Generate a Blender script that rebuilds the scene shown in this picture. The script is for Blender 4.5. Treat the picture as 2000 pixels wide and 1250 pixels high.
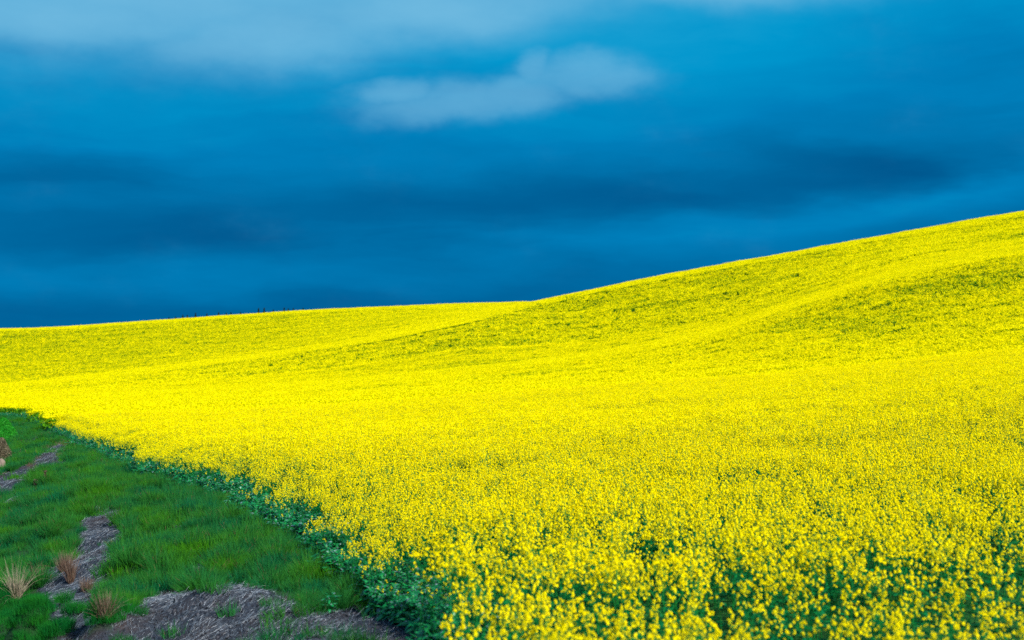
import bpy, math, random
import numpy as np
from mathutils import Vector, Matrix, Euler
R = math.radians
rng = np.random.default_rng(7)
random.seed(7)
for o in list(bpy.data.objects): bpy.data.objects.remove(o)
sc = bpy.context.scene
col = sc.collection

# ------------------------------------------------------------------ camera
F = 2750.0            # focal length in pixels of the 2000 px wide photograph
HOR = 680.0           # row of the horizon
cd = bpy.data.cameras.new('camera'); cam = bpy.data.objects.new('camera', cd); col.objects.link(cam)
cd.sensor_width = 36.0; cd.lens = 36.0 * F / 2000.0
cd.shift_y = (HOR - 625.0) / 2000.0
cd.clip_start = 0.1; cd.clip_end = 20000
cam.location = (0, 0, 0); cam.rotation_euler = (R(90), 0, 0)
cd.dof.use_dof = True; cd.dof.focus_distance = 36.0; cd.dof.aperture_fstop = 1.35
sc.camera = cam

# ------------------------------------------------------------------ exposure, sun, sky
sc.view_settings.view_transform = 'Standard'; sc.view_settings.look = 'None'
sc.view_settings.gamma = 1; EXPO = 0.9; sc.view_settings.exposure = EXPO
sc.render.engine = 'CYCLES'
sc.cycles.max_bounces = 6; sc.cycles.diffuse_bounces = 4; sc.cycles.transmission_bounces = 4; sc.cycles.glossy_bounces = 2
sc.cycles.use_denoising = False
SUN_EL, SUN_DIR = R(36), Vector((0.72, -0.70, 0)).normalized()
sv = Vector((SUN_DIR.x * math.cos(SUN_EL), SUN_DIR.y * math.cos(SUN_EL), math.sin(SUN_EL)))
sl = bpy.data.lights.new('sun', 'SUN'); sl.energy = 4.6; sl.angle = R(2.5); sl.color = (1.0, 0.93, 0.80)
so = bpy.data.objects.new('sun', sl); col.objects.link(so); so.rotation_euler = sv.to_track_quat('Z', 'Y').to_euler()
so.location = (0, 0, 60)

class NT:
    """small helper for node trees"""
    def __init__(s, tree): s.t = tree; s.n = tree.nodes; s.l = tree.links
    def new(s, typ, **kw):
        n = s.n.new(typ)
        for k, v in kw.items(): setattr(n, k, v)
        return n
    def put(s, sock, v):
        if isinstance(v, bpy.types.NodeSocket): s.l.new(v, sock)
        elif v is not None: sock.default_value = v
    def m(s, op, a, b=None, c=None, clamp=False):
        n = s.new('ShaderNodeMath', operation=op); n.use_clamp = clamp
        s.put(n.inputs[0], a)
        if b is not None: s.put(n.inputs[1], b)
        if c is not None: s.put(n.inputs[2], c)
        return n.outputs[0]
    def mix(s, f, a, b):
        n = s.new('ShaderNodeMix', data_type='RGBA')
        s.put(n.inputs[0], f); s.put(n.inputs[6], a); s.put(n.inputs[7], b)
        return n.outputs[2]
    def noise(s, vec, scale, detail=4, rough=0.5, out=0):
        n = s.new('ShaderNodeTexNoise'); n.inputs['Scale'].default_value = scale
        n.inputs['Detail'].default_value = detail; n.inputs['Roughness'].default_value = rough
        if vec is not None: s.l.new(vec, n.inputs['Vector'])
        return n.outputs[out]
    def ramp(s, f, stops, interp='LINEAR'):
        n = s.new('ShaderNodeValToRGB'); e = n.color_ramp.elements; n.color_ramp.interpolation = interp
        while len(e) < len(stops): e.new(0.5)
        for i, (p, c) in enumerate(stops):
            e[i].position = p; e[i].color = (c, c, c, 1) if isinstance(c, (int, float)) else (*c, 1)
        s.put(n.inputs[0], f)
        return n.outputs[0]

def lin(r, g, b):
    f = lambda c: (c / 255 / 12.92) if c / 255 <= 0.04045 else ((c / 255 + 0.055) / 1.055) ** 2.4
    return (f(r), f(g), f(b))

world = bpy.data.worlds.new('World'); sc.world = world; world.use_nodes = True
W = NT(world.node_tree); W.n.clear()
bg = W.new('ShaderNodeBackground'); wo = W.new('ShaderNodeOutputWorld'); W.l.new(bg.outputs[0], wo.inputs[0])
WS = 0.10
bg.inputs[1].default_value = WS
tc = W.new('ShaderNodeTexCoord'); sep = W.new('ShaderNodeSeparateXYZ'); W.l.new(tc.outputs['Generated'], sep.inputs[0])
X, Y, Z = sep.outputs
az = W.m('ARCTAN2', X, Y)                       # azimuth from north, radians
el = W.m('ARCSINE', Z)
# cloud coordinates: azimuth and elevation, gently warped by noise
cmb = W.new('ShaderNodeCombineXYZ'); W.put(cmb.inputs[0], W.m('MULTIPLY', az, 1.0)); W.put(cmb.inputs[1], W.m('MULTIPLY', el, 3.2))
w1 = W.new('ShaderNodeTexNoise'); w1.inputs['Scale'].default_value = 4.5; w1.inputs['Detail'].default_value = 5; w1.inputs['Roughness'].default_value = 0.55
W.l.new(cmb.outputs[0], w1.inputs['Vector'])
ws = W.new('ShaderNodeSeparateColor'); W.l.new(w1.outputs['Color'], ws.inputs[0])
azw = W.m('ADD', az, W.m('MULTIPLY', W.m('SUBTRACT', ws.outputs[0], 0.5), 0.26))
elw = W.m('ADD', el, W.m('MULTIPLY', W.m('SUBTRACT', ws.outputs[1], 0.5), 0.062))
def blob(u, v, su, sv_, ang=0.0, p=1.0, a=None, e=None):
    """soft elliptical cloud mass centred at a heading and a height in the sky"""
    A = math.atan((u - 1000) / F); E = math.atan((HOR - v) / F)
    dx = W.m('SUBTRACT', a or azw, A); dy = W.m('SUBTRACT', e or elw, E)
    c, s_ = math.cos(R(ang)), math.sin(R(ang))
    rx = W.m('MULTIPLY', W.m('ADD', W.m('MULTIPLY', dx, c), W.m('MULTIPLY', dy, s_)), F / su)
    ry = W.m('MULTIPLY', W.m('SUBTRACT', W.m('MULTIPLY', dy, c), W.m('MULTIPLY', dx, s_)), F / sv_)
    d2 = W.m('ADD', W.m('MULTIPLY', rx, rx), W.m('MULTIPLY', ry, ry))
    if p != 1.0: d2 = W.m('POWER', d2, p)
    return W.m('POWER', 2.71828, W.m('MULTIPLY', d2, -1.0))
# brightness of the storm cloud deck by height
deck = W.ramp(W.m('MULTIPLY', elw, 2.2), [(0.0, 0.12), (0.06, 0.21), (0.14, 0.33), (0.24, 0.36), (0.36, 0.58), (0.50, 0.76), (0.85, 0.88), (1.0, 0.8)])
tot = deck
for (u, v, su, sv_, ang, amp) in [
        (1560, 305, 420, 75, -8, -0.22), (1640, 330, 200, 40, -14, -0.10), (1150, 385, 560, 42, 2, -0.26), (330, 480, 330, 42, 0, -0.27), (60, 360, 260, 42, 0, -0.18),
        (520, 420, 330, 30, 4, -0.10), (1980, 60, 240, 120, 0, -0.16), (1700, 150, 380, 80, 0, -0.08), (1960, 240, 260, 90, 0, -0.12),
        (150, 540, 480, 40, 0, 0.20), (1330, 450, 330, 38, 6, 0.17), (1900, 385, 240, 40, 12, 0.24), (1620, 440, 260, 30, 10, 0.12),
        (620, 560, 400, 28, 0, 0.06), (420, 605, 620, 30, 0, -0.10), (1050, 560, 300, 30, 8, -0.06), (1200, 230, 400, 70, 0, 0.10),
        (1350, 60, 500, 80, 0, 0.14), (700, 200, 500, 60, 0, 0.06), (80, 200, 300, 60, 0, 0.06)]:
    tot = W.m('ADD', tot, W.m('MULTIPLY', blob(u, v, su, sv_, ang), amp))
fine = W.noise(cmb.outputs[0], 9.0, 6, 0.55)
tot = W.m('ADD', tot, W.m('MULTIPLY', W.m('SUBTRACT', fine, 0.5), 0.26))
cb = W.new('ShaderNodeCombineXYZ'); W.put(cb.inputs[0], W.m('ADD', W.m('MULTIPLY', azw, 3.0), W.m('MULTIPLY', elw, -5.0))); W.put(cb.inputs[1], W.m('MULTIPLY', elw, 26.0))
lay = W.noise(cb.outputs[0], 1.0, 7, 0.6)
tot = W.m('ADD', tot, W.m('MULTIPLY', W.m('SUBTRACT', lay, 0.5), 0.42), clamp=True)
deckc = W.ramp(tot, [(0.0, lin(0, 88, 143)), (0.22, lin(0, 103, 159)), (0.5, lin(0, 126, 186)), (0.78, lin(0, 150, 205)), (1.0, lin(30, 164, 214))])
# the pale clouds
c2 = W.new('ShaderNodeCombineXYZ'); W.put(c2.inputs[0], W.m('MULTIPLY', az, 1.0)); W.put(c2.inputs[1], W.m('MULTIPLY', el, 1.6))
w2 = W.new('ShaderNodeTexNoise'); w2.inputs['Scale'].default_value = 16; w2.inputs['Detail'].default_value = 6; w2.inputs['Roughness'].default_value = 0.55
W.l.new(c2.outputs[0], w2.inputs['Vector']); ws2 = W.new('ShaderNodeSeparateColor'); W.l.new(w2.outputs['Color'], ws2.inputs[0])
az2 = W.m('ADD', az, W.m('MULTIPLY', W.m('SUBTRACT', ws2.outputs[0], 0.5), 0.045))
el2 = W.m('ADD', el, W.m('MULTIPLY', W.m('SUBTRACT', ws2.outputs[1], 0.5), 0.022))
nb_ = W.noise(c2.outputs[0], 13.0, 7, 0.58)
def bank(blobs, lo, hi, rag, amp):
    """one cloud: overlapping masses whose outline the noise frays"""
    f = None
    for (u, v, su, sv_, ang, p) in blobs:
        t = blob(u, v, su, sv_, ang, p, az2, el2); f = t if f is None else W.m('SMOOTH_MAX', f, t, 0.12)
    f = W.m('ADD', f, W.m('MULTIPLY', W.m('SUBTRACT', nb_, 0.5), rag))
    q = W.new('ShaderNodeMapRange', interpolation_type='SMOOTHERSTEP'); W.put(q.inputs[0], f); q.inputs[1].default_value = lo; q.inputs[2].default_value = hi
    return W.m('MULTIPLY', q.outputs[0], amp)
mid = bank([(1140, 148, 150, 46, -4, 1.4), (1040, 130, 44, 44, 10, 1.2), (880, 200, 190, 44, 5, 1.4), (770, 180, 90, 34, 0, 1.2), (1010, 190, 150, 46, 12, 1.2)], 0.0, 1.25, 0.95, 0.52)
high = bank([(330, -30, 800, 175, 3, 1.4), (520, 80, 330, 85, 6, 1.2), (820, 20, 460, 85, 4, 1.2), (100, 60, 420, 80, 0, 1.2), (1480, -25, 420, 48, 0, 1.0)], 0.0, 1.3, 0.45, 0.78)
pale = W.m('MULTIPLY', W.m('MAXIMUM', mid, high), W.m('ADD', W.m('MULTIPLY', fine, 0.5), 0.78), clamp=True)
cl = W.mix(pale, deckc, (*lin(120, 190, 226), 1))
# overhead and behind the viewer the cloud is thinner and paler, with sky between
ovr = W.m('SMOOTH_MIN', W.m('MULTIPLY', W.m('MAXIMUM', W.m('SUBTRACT', el, 0.30), 0.0), 1.6), 1.0, 0.1)
bck = W.m('MAXIMUM', W.m('MULTIPLY', W.m('SUBTRACT', -0.0, Y), 0.9), 0.0, clamp=True)
thin = W.m('MAXIMUM', ovr, bck, clamp=True)
cl = W.mix(W.m('MULTIPLY', thin, 0.8), cl, (0.24, 0.42, 0.62, 1))
sky = W.new('ShaderNodeTexSky', sky_type='NISHITA'); sky.sun_disc = False
sky.sun_elevation = SUN_EL; sky.sun_rotation = math.atan2(SUN_DIR.x, SUN_DIR.y)
sc_ = W.new('ShaderNodeVectorMath', operation='SCALE'); W.l.new(cl, sc_.inputs[0]); sc_.inputs['Scale'].default_value = 1.0 / WS / (2 ** EXPO)
cover = W.m('SUBTRACT', 1.0, W.m('MULTIPLY', thin, 0.35))
W.l.new(W.mix(cover, sky.outputs[0], sc_.outputs[0]), bg.inputs[0])

# ------------------------------------------------------------------ the lie of the land
def curve(pts, sigma=14):
    us = np.arange(-6000, 8001, 10.0); p = np.array(pts, float)
    v = np.interp(us, p[:, 0], p[:, 1])
    k = np.exp(-0.5 * (np.arange(-40, 41) * 10 / (sigma * 3.0)) ** 2); k /= k.sum()
    vp = np.pad(v, 40, mode='edge'); v = np.convolve(vp, k, 'valid')
    return lambda u: np.interp(u, us, v)
C3 = curve([(-1500, 812), (0, 792), (300, 790), (600, 782), (1000, 764), (1450, 738), (1700, 714), (2000, 684), (2400, 645), (4000, 560)], 30)
R2 = curve([(-1500, 800), (0, 776), (300, 766), (700, 742), (1000, 714), (1150, 694), (1300, 668), (1400, 648), (1500, 612), (1600, 582), (1750, 534), (1870, 512), (2000, 490), (2400, 430), (4000, 360)], 14)
R1 = curve([(-1500, 790), (0, 750), (250, 722), (500, 691), (740, 655), (900, 621), (1040, 590), (1170, 561), (1300, 535), (1600, 482), (2000, 412), (2400, 350), (4000, 260)], 12)
R0 = curve([(-1500, 665), (-400, 640), (0, 642), (120, 638), (350, 622), (600, 605), (900, 592), (1060, 588), (1200, 590), (2000, 560), (4000, 520)], 12)
RC = curve([(-1500, 180), (0, 160), (500, 120), (1000, 100), (2000, 90), (4000, 80)], 60)
RB = curve([(-1500, 300), (0, 225), (1000, 200), (1500, 195), (2000, 190), (4000, 180)], 60)
H_PLANT = 1.1
Z0 = -3.4
def sm(t): t = np.clip(t, 0, 1); return t * t * (3 - 2 * t)
def vn(x, y, s, seed=0):
    """cheap smooth value noise, -1..1"""
    x = np.asarray(x) / s + seed * 17.13; y = np.asarray(y) / s - seed * 9.71
    xi = np.floor(x); yi = np.floor(y); fx = sm(x - xi); fy = sm(y - yi)
    def h(a, b):
        q = np.sin(a * 127.1 + b * 311.7 + seed * 74.7) * 43758.5453
        return (q - np.floor(q)) * 2 - 1
    return (h(xi, yi) * (1 - fx) + h(xi + 1, yi) * fx) * (1 - fy) + (h(xi, yi + 1) * (1 - fx) + h(xi + 1, yi + 1) * fx) * fy

def tops(u, r):
    """height of the flower tops, by heading and distance"""
    c3, r2, r1, r0, rc, rb = C3(u), R2(u), R1(u), R0(u), RC(u), RB(u)
    t0 = Z0 + H_PLANT; tC = -(c3 - HOR) * rc / F
    near = t0 + (tC - t0) * (r - 12) / (rc - 12)
    v = c3 + 0 * r
    def brow(t): t = np.clip(t, 0, 1); return sm(t * 0.66) / sm(0.66)
    def brow3(t): t = np.clip(t, 0, 1); return 0.35 * sm(t * 4) * t + 0.65 * brow(t)
    def brow2(t): t = np.clip(t, 0, 1); return 0.8 * t + 0.2 * brow(t)
    sh = np.clip((c3 - r2) / 60, 0, 1) * 7           # the ground behind each brow is seen at a glancing angle
    left = np.clip((1150 - u) / 250, 0, 1) * np.clip((u + 900) / 900, 0, 1); s1 = 8 + 2 * left; p1 = 385 - 50 * left
    a = rc * 1.12; v = np.where(r > a, c3 - 2 + (r2 + sh - c3 + 2) * brow3((r - a) / (rb - a)), c3 - 2 * sm((r - rc) / (a - rc)))
    e = rb + (p1 - rb) * 0.33; v = np.where(r > rb, r2 + sh - 2 * sh * np.clip((r - rb) / (e - rb), 0, 1) , v)
    v = np.where(r > e, r2 - sh + (np.minimum(r1 + s1, r2 - sh - 1) - r2 + sh) * brow2((r - e) / (p1 - e)), v)
    v = np.where(r > p1, r1 + (np.minimum(r1 + s1, r2 - sh - 1) - r1) * (1 - np.clip((r - p1) / (460 - p1), 0, 1)), v)
    dipp = 3.0 * left + 8 * np.clip((u - 1060) / 60, 0, 1)
    v = np.where(r > 460, r1 + dipp * sm((r - 460) / 30), v)
    v5 = r1 + dipp
    v = np.where(r > 490, v5 + (r0 + 5 * left - v5) * brow2((r - 490) / 160), v)
    v = np.where(r > 650, r0 + 5 * left * (1 - np.clip((r - 650) / 50, 0, 1)), v)
    far = -(v - HOR) * r / F
    z700 = -(r0 - HOR) * 700 / F
    far = np.where(r > 700, np.maximum(z700 - (r - 700) * 0.06 * sm((r - 690) / 60), -60), far)
    return np.where(r < rc, near, far)

BND = [(-1200, 822), (-400, 819), (-100, 818), (0, 816), (30, 817), (60, 822), (90, 836), (120, 851), (150, 868), (190, 889), (240, 910), (300, 935), (380, 960), (450, 978),
       (520, 1014), (580, 1055), (640, 1105), (700, 1155), (780, 1195), (835, 1226), (858, 1280), (868, 1400), (876, 1700), (884, 2300), (900, 3500)]
def g_field(u, r): return tops(u, r) - H_PLANT
def solve(u, v, g):
    rr = np.exp(np.linspace(math.log(2.5), math.log(800), 3000))
    vv = HOR - F * g(np.full_like(rr, u), rr) / rr
    i = np.argmax(vv <= v)
    return float(rr[i])
BU = np.array([p[0] for p in BND], float); BR = np.array([solve(p[0], p[1], g_field) for p in BND])
fu = np.interp(np.linspace(0, len(BU) - 1, 400), np.arange(len(BU)), BU); fr = np.interp(np.linspace(0, len(BU) - 1, 400), np.arange(len(BU)), BR)
BX, BY = (fu - 1000) / F * fr, fr
def edge_dist(x, y):
    """signed distance to the edge of the crop: positive on the bank outside it"""
    x = np.asarray(x, float); y = np.asarray(y, float); sh = x.shape; x = x.ravel(); y = y.ravel()
    out = np.full(x.shape, 1e9)
    for i in range(0, len(x), 200000):
        xs, ys = x[i:i + 200000], y[i:i + 200000]
        d = np.full(xs.shape, 1e9)
        for k in range(0, len(BX) - 1, 2):
            k2 = min(k + 2, len(BX) - 1)
            ax, ay, bx, by = BX[k], BY[k], BX[k2], BY[k2]
            L = (bx - ax) ** 2 + (by - ay) ** 2 + 1e-9
            t = np.clip(((xs - ax) * (bx - ax) + (ys - ay) * (by - ay)) / L, 0, 1)
            d = np.minimum(d, (xs - ax - t * (bx - ax)) ** 2 + (ys - ay - t * (by - ay)) ** 2)
        out[i:i + 200000] = np.sqrt(d)
    u = 1000 + F * x / np.maximum(y, 0.1)
    rb = np.interp(u, BU, BR, right=2.0)
    return np.where(y < rb, out, -out).reshape(sh)
def edge_dist_fast(x, y):
    """edge_dist only where the bank can be"""
    x = np.asarray(x, float); y = np.asarray(y, float)
    d = np.full(x.shape, -50.0); u = 1000 + F * x / np.maximum(y, 0.1)
    m = (y < np.interp(u, BU, BR, right=2.0) + 12)
    if m.any(): d[m] = edge_dist(x[m], y[m])
    return d
BUMPS = []
def height(x, y, d=None):
    x = np.asarray(x, float); y = np.maximum(np.asarray(y, float), 0.5)
    u = 1000 + F * x / y
    if d is None: d = edge_dist_fast(x, y)
    z = tops(u, y) - H_PLANT
    w = sm((d - 0.6) / 7.0)
    z = z - 1.35 * w + 0.20 * sm(d / 1.5) * vn(x, y, 1.4, 1) + 0.07 * sm(d / 1.5) * vn(x, y, 0.6, 2)
    z = z + 0.25 * w * vn(x, y, 4.0, 3)
    farw = sm((y - 110) / 120) * sm((700 - y) / 80)
    z = z + farw * np.clip((C3(u) - R1(u)) / 230, 0.05, 1) ** 1.3 * 0.7 * (0.55 * vn(x, y, 34, 4) + 0.22 * vn(x, y, 12, 5)) + 0.10 * sm((y - 12) / 20) * vn(x, y, 9, 6) * (d < 0)
    for (bx, by, br, bh) in BUMPS:
        z = z + bh * np.exp(-((x - bx) ** 2 + (y - by) ** 2) / br ** 2)
    return z
def ground_at(u, v):
    """world point of the ground seen at a row and column of the photograph"""
    rr = np.exp(np.linspace(math.log(6), math.log(800), 2500)); xx = (u - 1000) / F * rr
    vv = HOR - F * height(xx, rr) / rr
    i = int(np.argmax(vv <= v))
    return float(xx[i]), float(rr[i])
for (u, v, rpx, h) in [(60, 1240, 45, 0.45), (0, 1185, 40, 0.35), (110, 1262, 30, 0.3), (205, 1250, 45, 0.48), (128, 1192, 14, 0.22), (145, 1220, 18, 0.25), (30, 1110, 60, 0.12), (90, 1050, 90, 0.15), (60, 990, 90, 0.2)]:
    x, y = ground_at(u, v); BUMPS.append((x, y, rpx / F * y, h))
def hv(x, y): return float(height(np.array([x]), np.array([y]))[0])
def to_px(x, y, z): return 1000 + F * x / y, HOR - F * z / y

SOIL = [[(198, 985), (236, 988), (226, 1020), (240, 1052), (228, 1085), (212, 1105), (202, 1130), (196, 1150), (196, 1168), (204, 1192), (228, 1200), (262, 1200), (266, 1250), (262, 1262), (90, 1262), (112, 1236), (92, 1212), (82, 1186), (76, 1152), (72, 1132), (90, 1112), (118, 1108), (140, 1088), (150, 1060), (158, 1032), (160, 1010), (182, 992)],
        [(258, 1200), (282, 1170), (340, 1150), (400, 1156), (430, 1140), (470, 1133), (500, 1148), (540, 1165), (590, 1177), (620, 1196), (700, 1168), (722, 1182), (790, 1198), (862, 1232), (900, 1300), (860, 1400), (200, 1400), (250, 1262)],
        [(14, 934), (42, 911), (62, 900), (98, 866), (128, 858), (150, 876), (122, 906), (98, 922), (64, 936), (35, 944)], [(34, 870), (92, 832), (104, 842), (66, 872), (45, 880)],
        [(-60, 924), (22, 926), (48, 942), (26, 966), (-60, 964)], [(-60, 970), (50, 972), (44, 986), (-60, 984)],
        [(335, 1022), (346, 1016), (350, 1030), (338, 1034)], [(300, 1078), (312, 1060), (326, 1054), (320, 1066), (306, 1084)], [(366, 1122), (376, 1106), (402, 1102), (408, 1110), (388, 1124)],
        [(300, 1142), (330, 1128), (345, 1140), (322, 1148)], [(405, 1142), (415, 1130), (424, 1136), (416, 1148)], [(240, 1090), (262, 1082), (258, 1092), (244, 1098)]]
def in_poly(px, py, poly):
    c = np.zeros(px.shape, bool); n = len(poly); j = n - 1
    for i in range(n):
        xi, yi = poly[i]; xj, yj = poly[j]
        t = ((yi > py) != (yj > py)) & (px < (xj - xi) * (py - yi) / (yj - yi + 1e-9) + xi); c ^= t; j = i
    return c
def on_mound(x, y):
    m = np.zeros(x.shape, bool)
    for (bx, by, br, bh) in BUMPS[:6]: m |= ((x - bx) ** 2 + (y - by) ** 2) < (0.75 * br) ** 2
    return m
def soil_mask(x, y, z, jit=1.0, shrink=0.0):
    u, v = to_px(x, y, z)
    u = u + jit * (7 * vn(x, y, 0.35, 11) + 4 * vn(x, y, 0.12, 13)); v = v + jit * (7 * vn(x, y, 0.5, 12) + 3 * vn(x, y, 0.15, 14))
    m = np.zeros(u.shape, bool)
    for p in SOIL: m |= in_poly(u, v, p)
    m &= ~on_mound(x, y)
    return m

# ------------------------------------------------------------------ object helpers
def tag(o, label=None, cat=None, group=None, kind=None):
    if label: o['label'] = label
    if cat: o['category'] = cat
    if group: o['group'] = group
    if kind: o['kind'] = kind
    return o
def quads_mesh(name, parts):
    """parts: list of (N,4,3) arrays with a material index and optional smooth flag -> mesh"""
    V = np.concatenate([p[0].reshape(-1, 3) for p in parts]); nq = len(V) // 4
    mi = np.concatenate([np.full(len(p[0]), p[1], np.int32) for p in parts])
    me = bpy.data.meshes.new(name)
    me.vertices.add(len(V)); me.vertices.foreach_set('co', V.astype(np.float32).ravel())
    me.loops.add(nq * 4); me.loops.foreach_set('vertex_index', np.arange(nq * 4, dtype=np.int32))
    me.polygons.add(nq); me.polygons.foreach_set('loop_start', np.arange(0, nq * 4, 4, dtype=np.int32))
    me.polygons.foreach_set('material_index', mi)
    me.update(calc_edges=True); me.validate()
    return me
def add_obj(name, me, mats, parent=None, link=True):
    for m in mats: me.materials.append(m)
    o = bpy.data.objects.new(name, me)
    if link: col.objects.link(o)
    if parent: o.parent = parent
    return o
def unit(v): return v / np.maximum(np.linalg.norm(v, axis=-1, keepdims=True), 1e-9)
def ribbons(base, dirs, length, width, bend, segs=2, taper=0.15, g=None, shape=None):
    """curved blades. base,dirs (N,3); length,width,bend (N,). bend pulls the tip along g (default down)."""
    n = len(base); g = np.array([0, 0, -1.0]) if g is None else g
    r_ = g_rng.normal(size=(n, 3)); side = unit(np.cross(dirs, r_)) * np.asarray(width)[:, None] * 0.5
    out = []; prev = None
    for k in range(segs + 1):
        t = k / segs
        p = base + dirs * (length * t)[:, None] + g * (bend * length * t * t)[:, None]
        wd = shape[k] if shape is not None else (1 - (1 - taper) * t)
        a, b = p - side * wd, p + side * wd
        if prev is not None: out.append(np.stack([prev[0], prev[1], b, a], 1))
        prev = (a, b)
    return np.concatenate(out)
g_rng = np.random.default_rng(3)
def rnd_dirs(n, tilt_mean, tilt_sd, rr):
    th = np.abs(rr.normal(tilt_mean, tilt_sd, n)); ph = rr.uniform(0, 2 * np.pi, n)
    return np.stack([np.sin(th) * np.cos(ph), np.sin(th) * np.sin(ph), np.cos(th)], 1)
def rnd_quads(c, s, rr, flat=0.0):
    """small randomly turned quads centred on c"""
    n = len(c); a = unit(rr.normal(size=(n, 3)) * np.array([1, 1, 1 - flat])); b = unit(np.cross(a, rr.normal(size=(n, 3))))
    s = np.broadcast_to(np.asarray(s, float), (n,))[:, None] * 0.5
    return np.stack([c - a * s - b * s, c + a * s - b * s * 0.8, c + a * s * 0.8 + b * s, c - a * s + b * s], 1)

# ------------------------------------------------------------------ materials
def leafy(name, c1, c2, trans=0.25, rough=0.6, spec=0.2, obj_rand=True, pos=None, extra=None):
    m = bpy.data.materials.new(name); m.use_nodes = True; T = NT(m.node_tree); T.n.clear()
    out = T.new('ShaderNodeOutputMaterial'); p = T.new('ShaderNodeBsdfPrincipled'); tr = T.new('ShaderNodeBsdfTranslucent'); mx = T.new('ShaderNodeMixShader')
    oi = T.new('ShaderNodeObjectInfo'); geo = T.new('ShaderNodeNewGeometry')
    f = oi.outputs['Random'] if obj_rand else geo.outputs['Random Per Island']
    if pos:
        nz = T.noise(geo.outputs['Position'], pos, 3, 0.6)
        f = T.m('ADD', T.m('MULTIPLY', f, 0.5), T.m('MULTIPLY', T.m('SUBTRACT', nz, 0.40), 2.6), clamp=True)
    c = T.mix(f, (*c1, 1), (*c2, 1))
    if extra:
        ec, amt = extra
        isl = geo.outputs['Random Per Island']
        c = T.mix(T.m('GREATER_THAN', isl, 1 - amt), c, (*ec, 1))
    T.put(p.inputs['Base Color'], c); p.inputs['Roughness'].default_value = rough; p.inputs['Specular IOR Level'].default_value = spec
    T.put(tr.inputs['Color'], c); mx.inputs[0].default_value = trans
    T.l.new(p.outputs[0], mx.inputs[1]); T.l.new(tr.outputs[0], mx.inputs[2]); T.l.new(mx.outputs[0], out.inputs[0])
    return m
M_PETAL = leafy('petal_yellow', (0.96, 0.86, 0.0), (0.95, 0.83, 0.0), 0.5, 0.7, 0.05)
M_STEM = leafy('stem_green', (0.004, 0.16, 0.035), (0.010, 0.20, 0.03), 0.2, 0.6, 0.1)
M_POD = leafy('upper_stalk_yellow_green', (0.16, 0.27, 0.0), (0.20, 0.32, 0.0), 0.35, 0.7, 0.05)
M_LEAF = leafy('leaf_green', (0.0, 0.115, 0.042), (0.002, 0.165, 0.040), 0.3, 0.6, 0.1)
M_LEAFFAR = leafy('crop_green', (0.035, 0.17, 0.008), (0.065, 0.22, 0.004), 0.3, 0.7, 0.05)
M_EDGE = leafy('leaf_blue_green', (0.0, 0.14, 0.048), (0.008, 0.25, 0.050), 0.2, 0.42, 0.45, extra=((0.13, 0.22, 0.25), 0.16), obj_rand=False)
M_GRASS = leafy('grass_green', (0.0, 0.110, 0.042), (0.036, 0.180, 0.004), 0.35, 0.7, 0.1, pos=0.55, extra=((0.13, 0.085, 0.05), 0.03))
M_MOSSY = leafy('grass_bright_green', (0.001, 0.10, 0.020), (0.012, 0.15, 0.010), 0.3, 0.75, 0.08, pos=2.0)
M_DRY = leafy('dry_grass_tan', (0.20, 0.165, 0.12), (0.30, 0.26, 0.20), 0.2, obj_rand=False)
M_HAY = leafy('dried_bush', (0.05, 0.06, 0.035), (0.16, 0.13, 0.09), 0.2, obj_rand=False)
M_RUST = leafy('dry_grass_rust', (0.10, 0.05, 0.035), (0.16, 0.12, 0.095), 0.2, obj_rand=False)
M_BROWN = leafy('dead_stalk_brown', (0.05, 0.035, 0.03), (0.09, 0.05, 0.04), 0.0, obj_rand=False)
M_STRAW = leafy('straw_grey', (0.043, 0.060, 0.088), (0.11, 0.15, 0.21), 0.0, 0.6, 0.2, obj_rand=False, extra=((0.34, 0.39, 0.47), 0.16))
M_CLOD = leafy('clod', (0.012, 0.014, 0.020), (0.055, 0.058, 0.075), 0.0, 0.9, 0.1, obj_rand=False)
M_TREE = leafy('conifer_needles', (0.005, 0.02, 0.02), (0.01, 0.035, 0.03), 0.1, obj_rand=False)
M_BUSH = leafy('shrub_leaves', (0.008, 0.23, 0.020), (0.03, 0.30, 0.015), 0.4, obj_rand=False)
M_BARK = leafy('bark_brown', (0.04, 0.03, 0.02), (0.06, 0.04, 0.03), 0.0)

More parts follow.
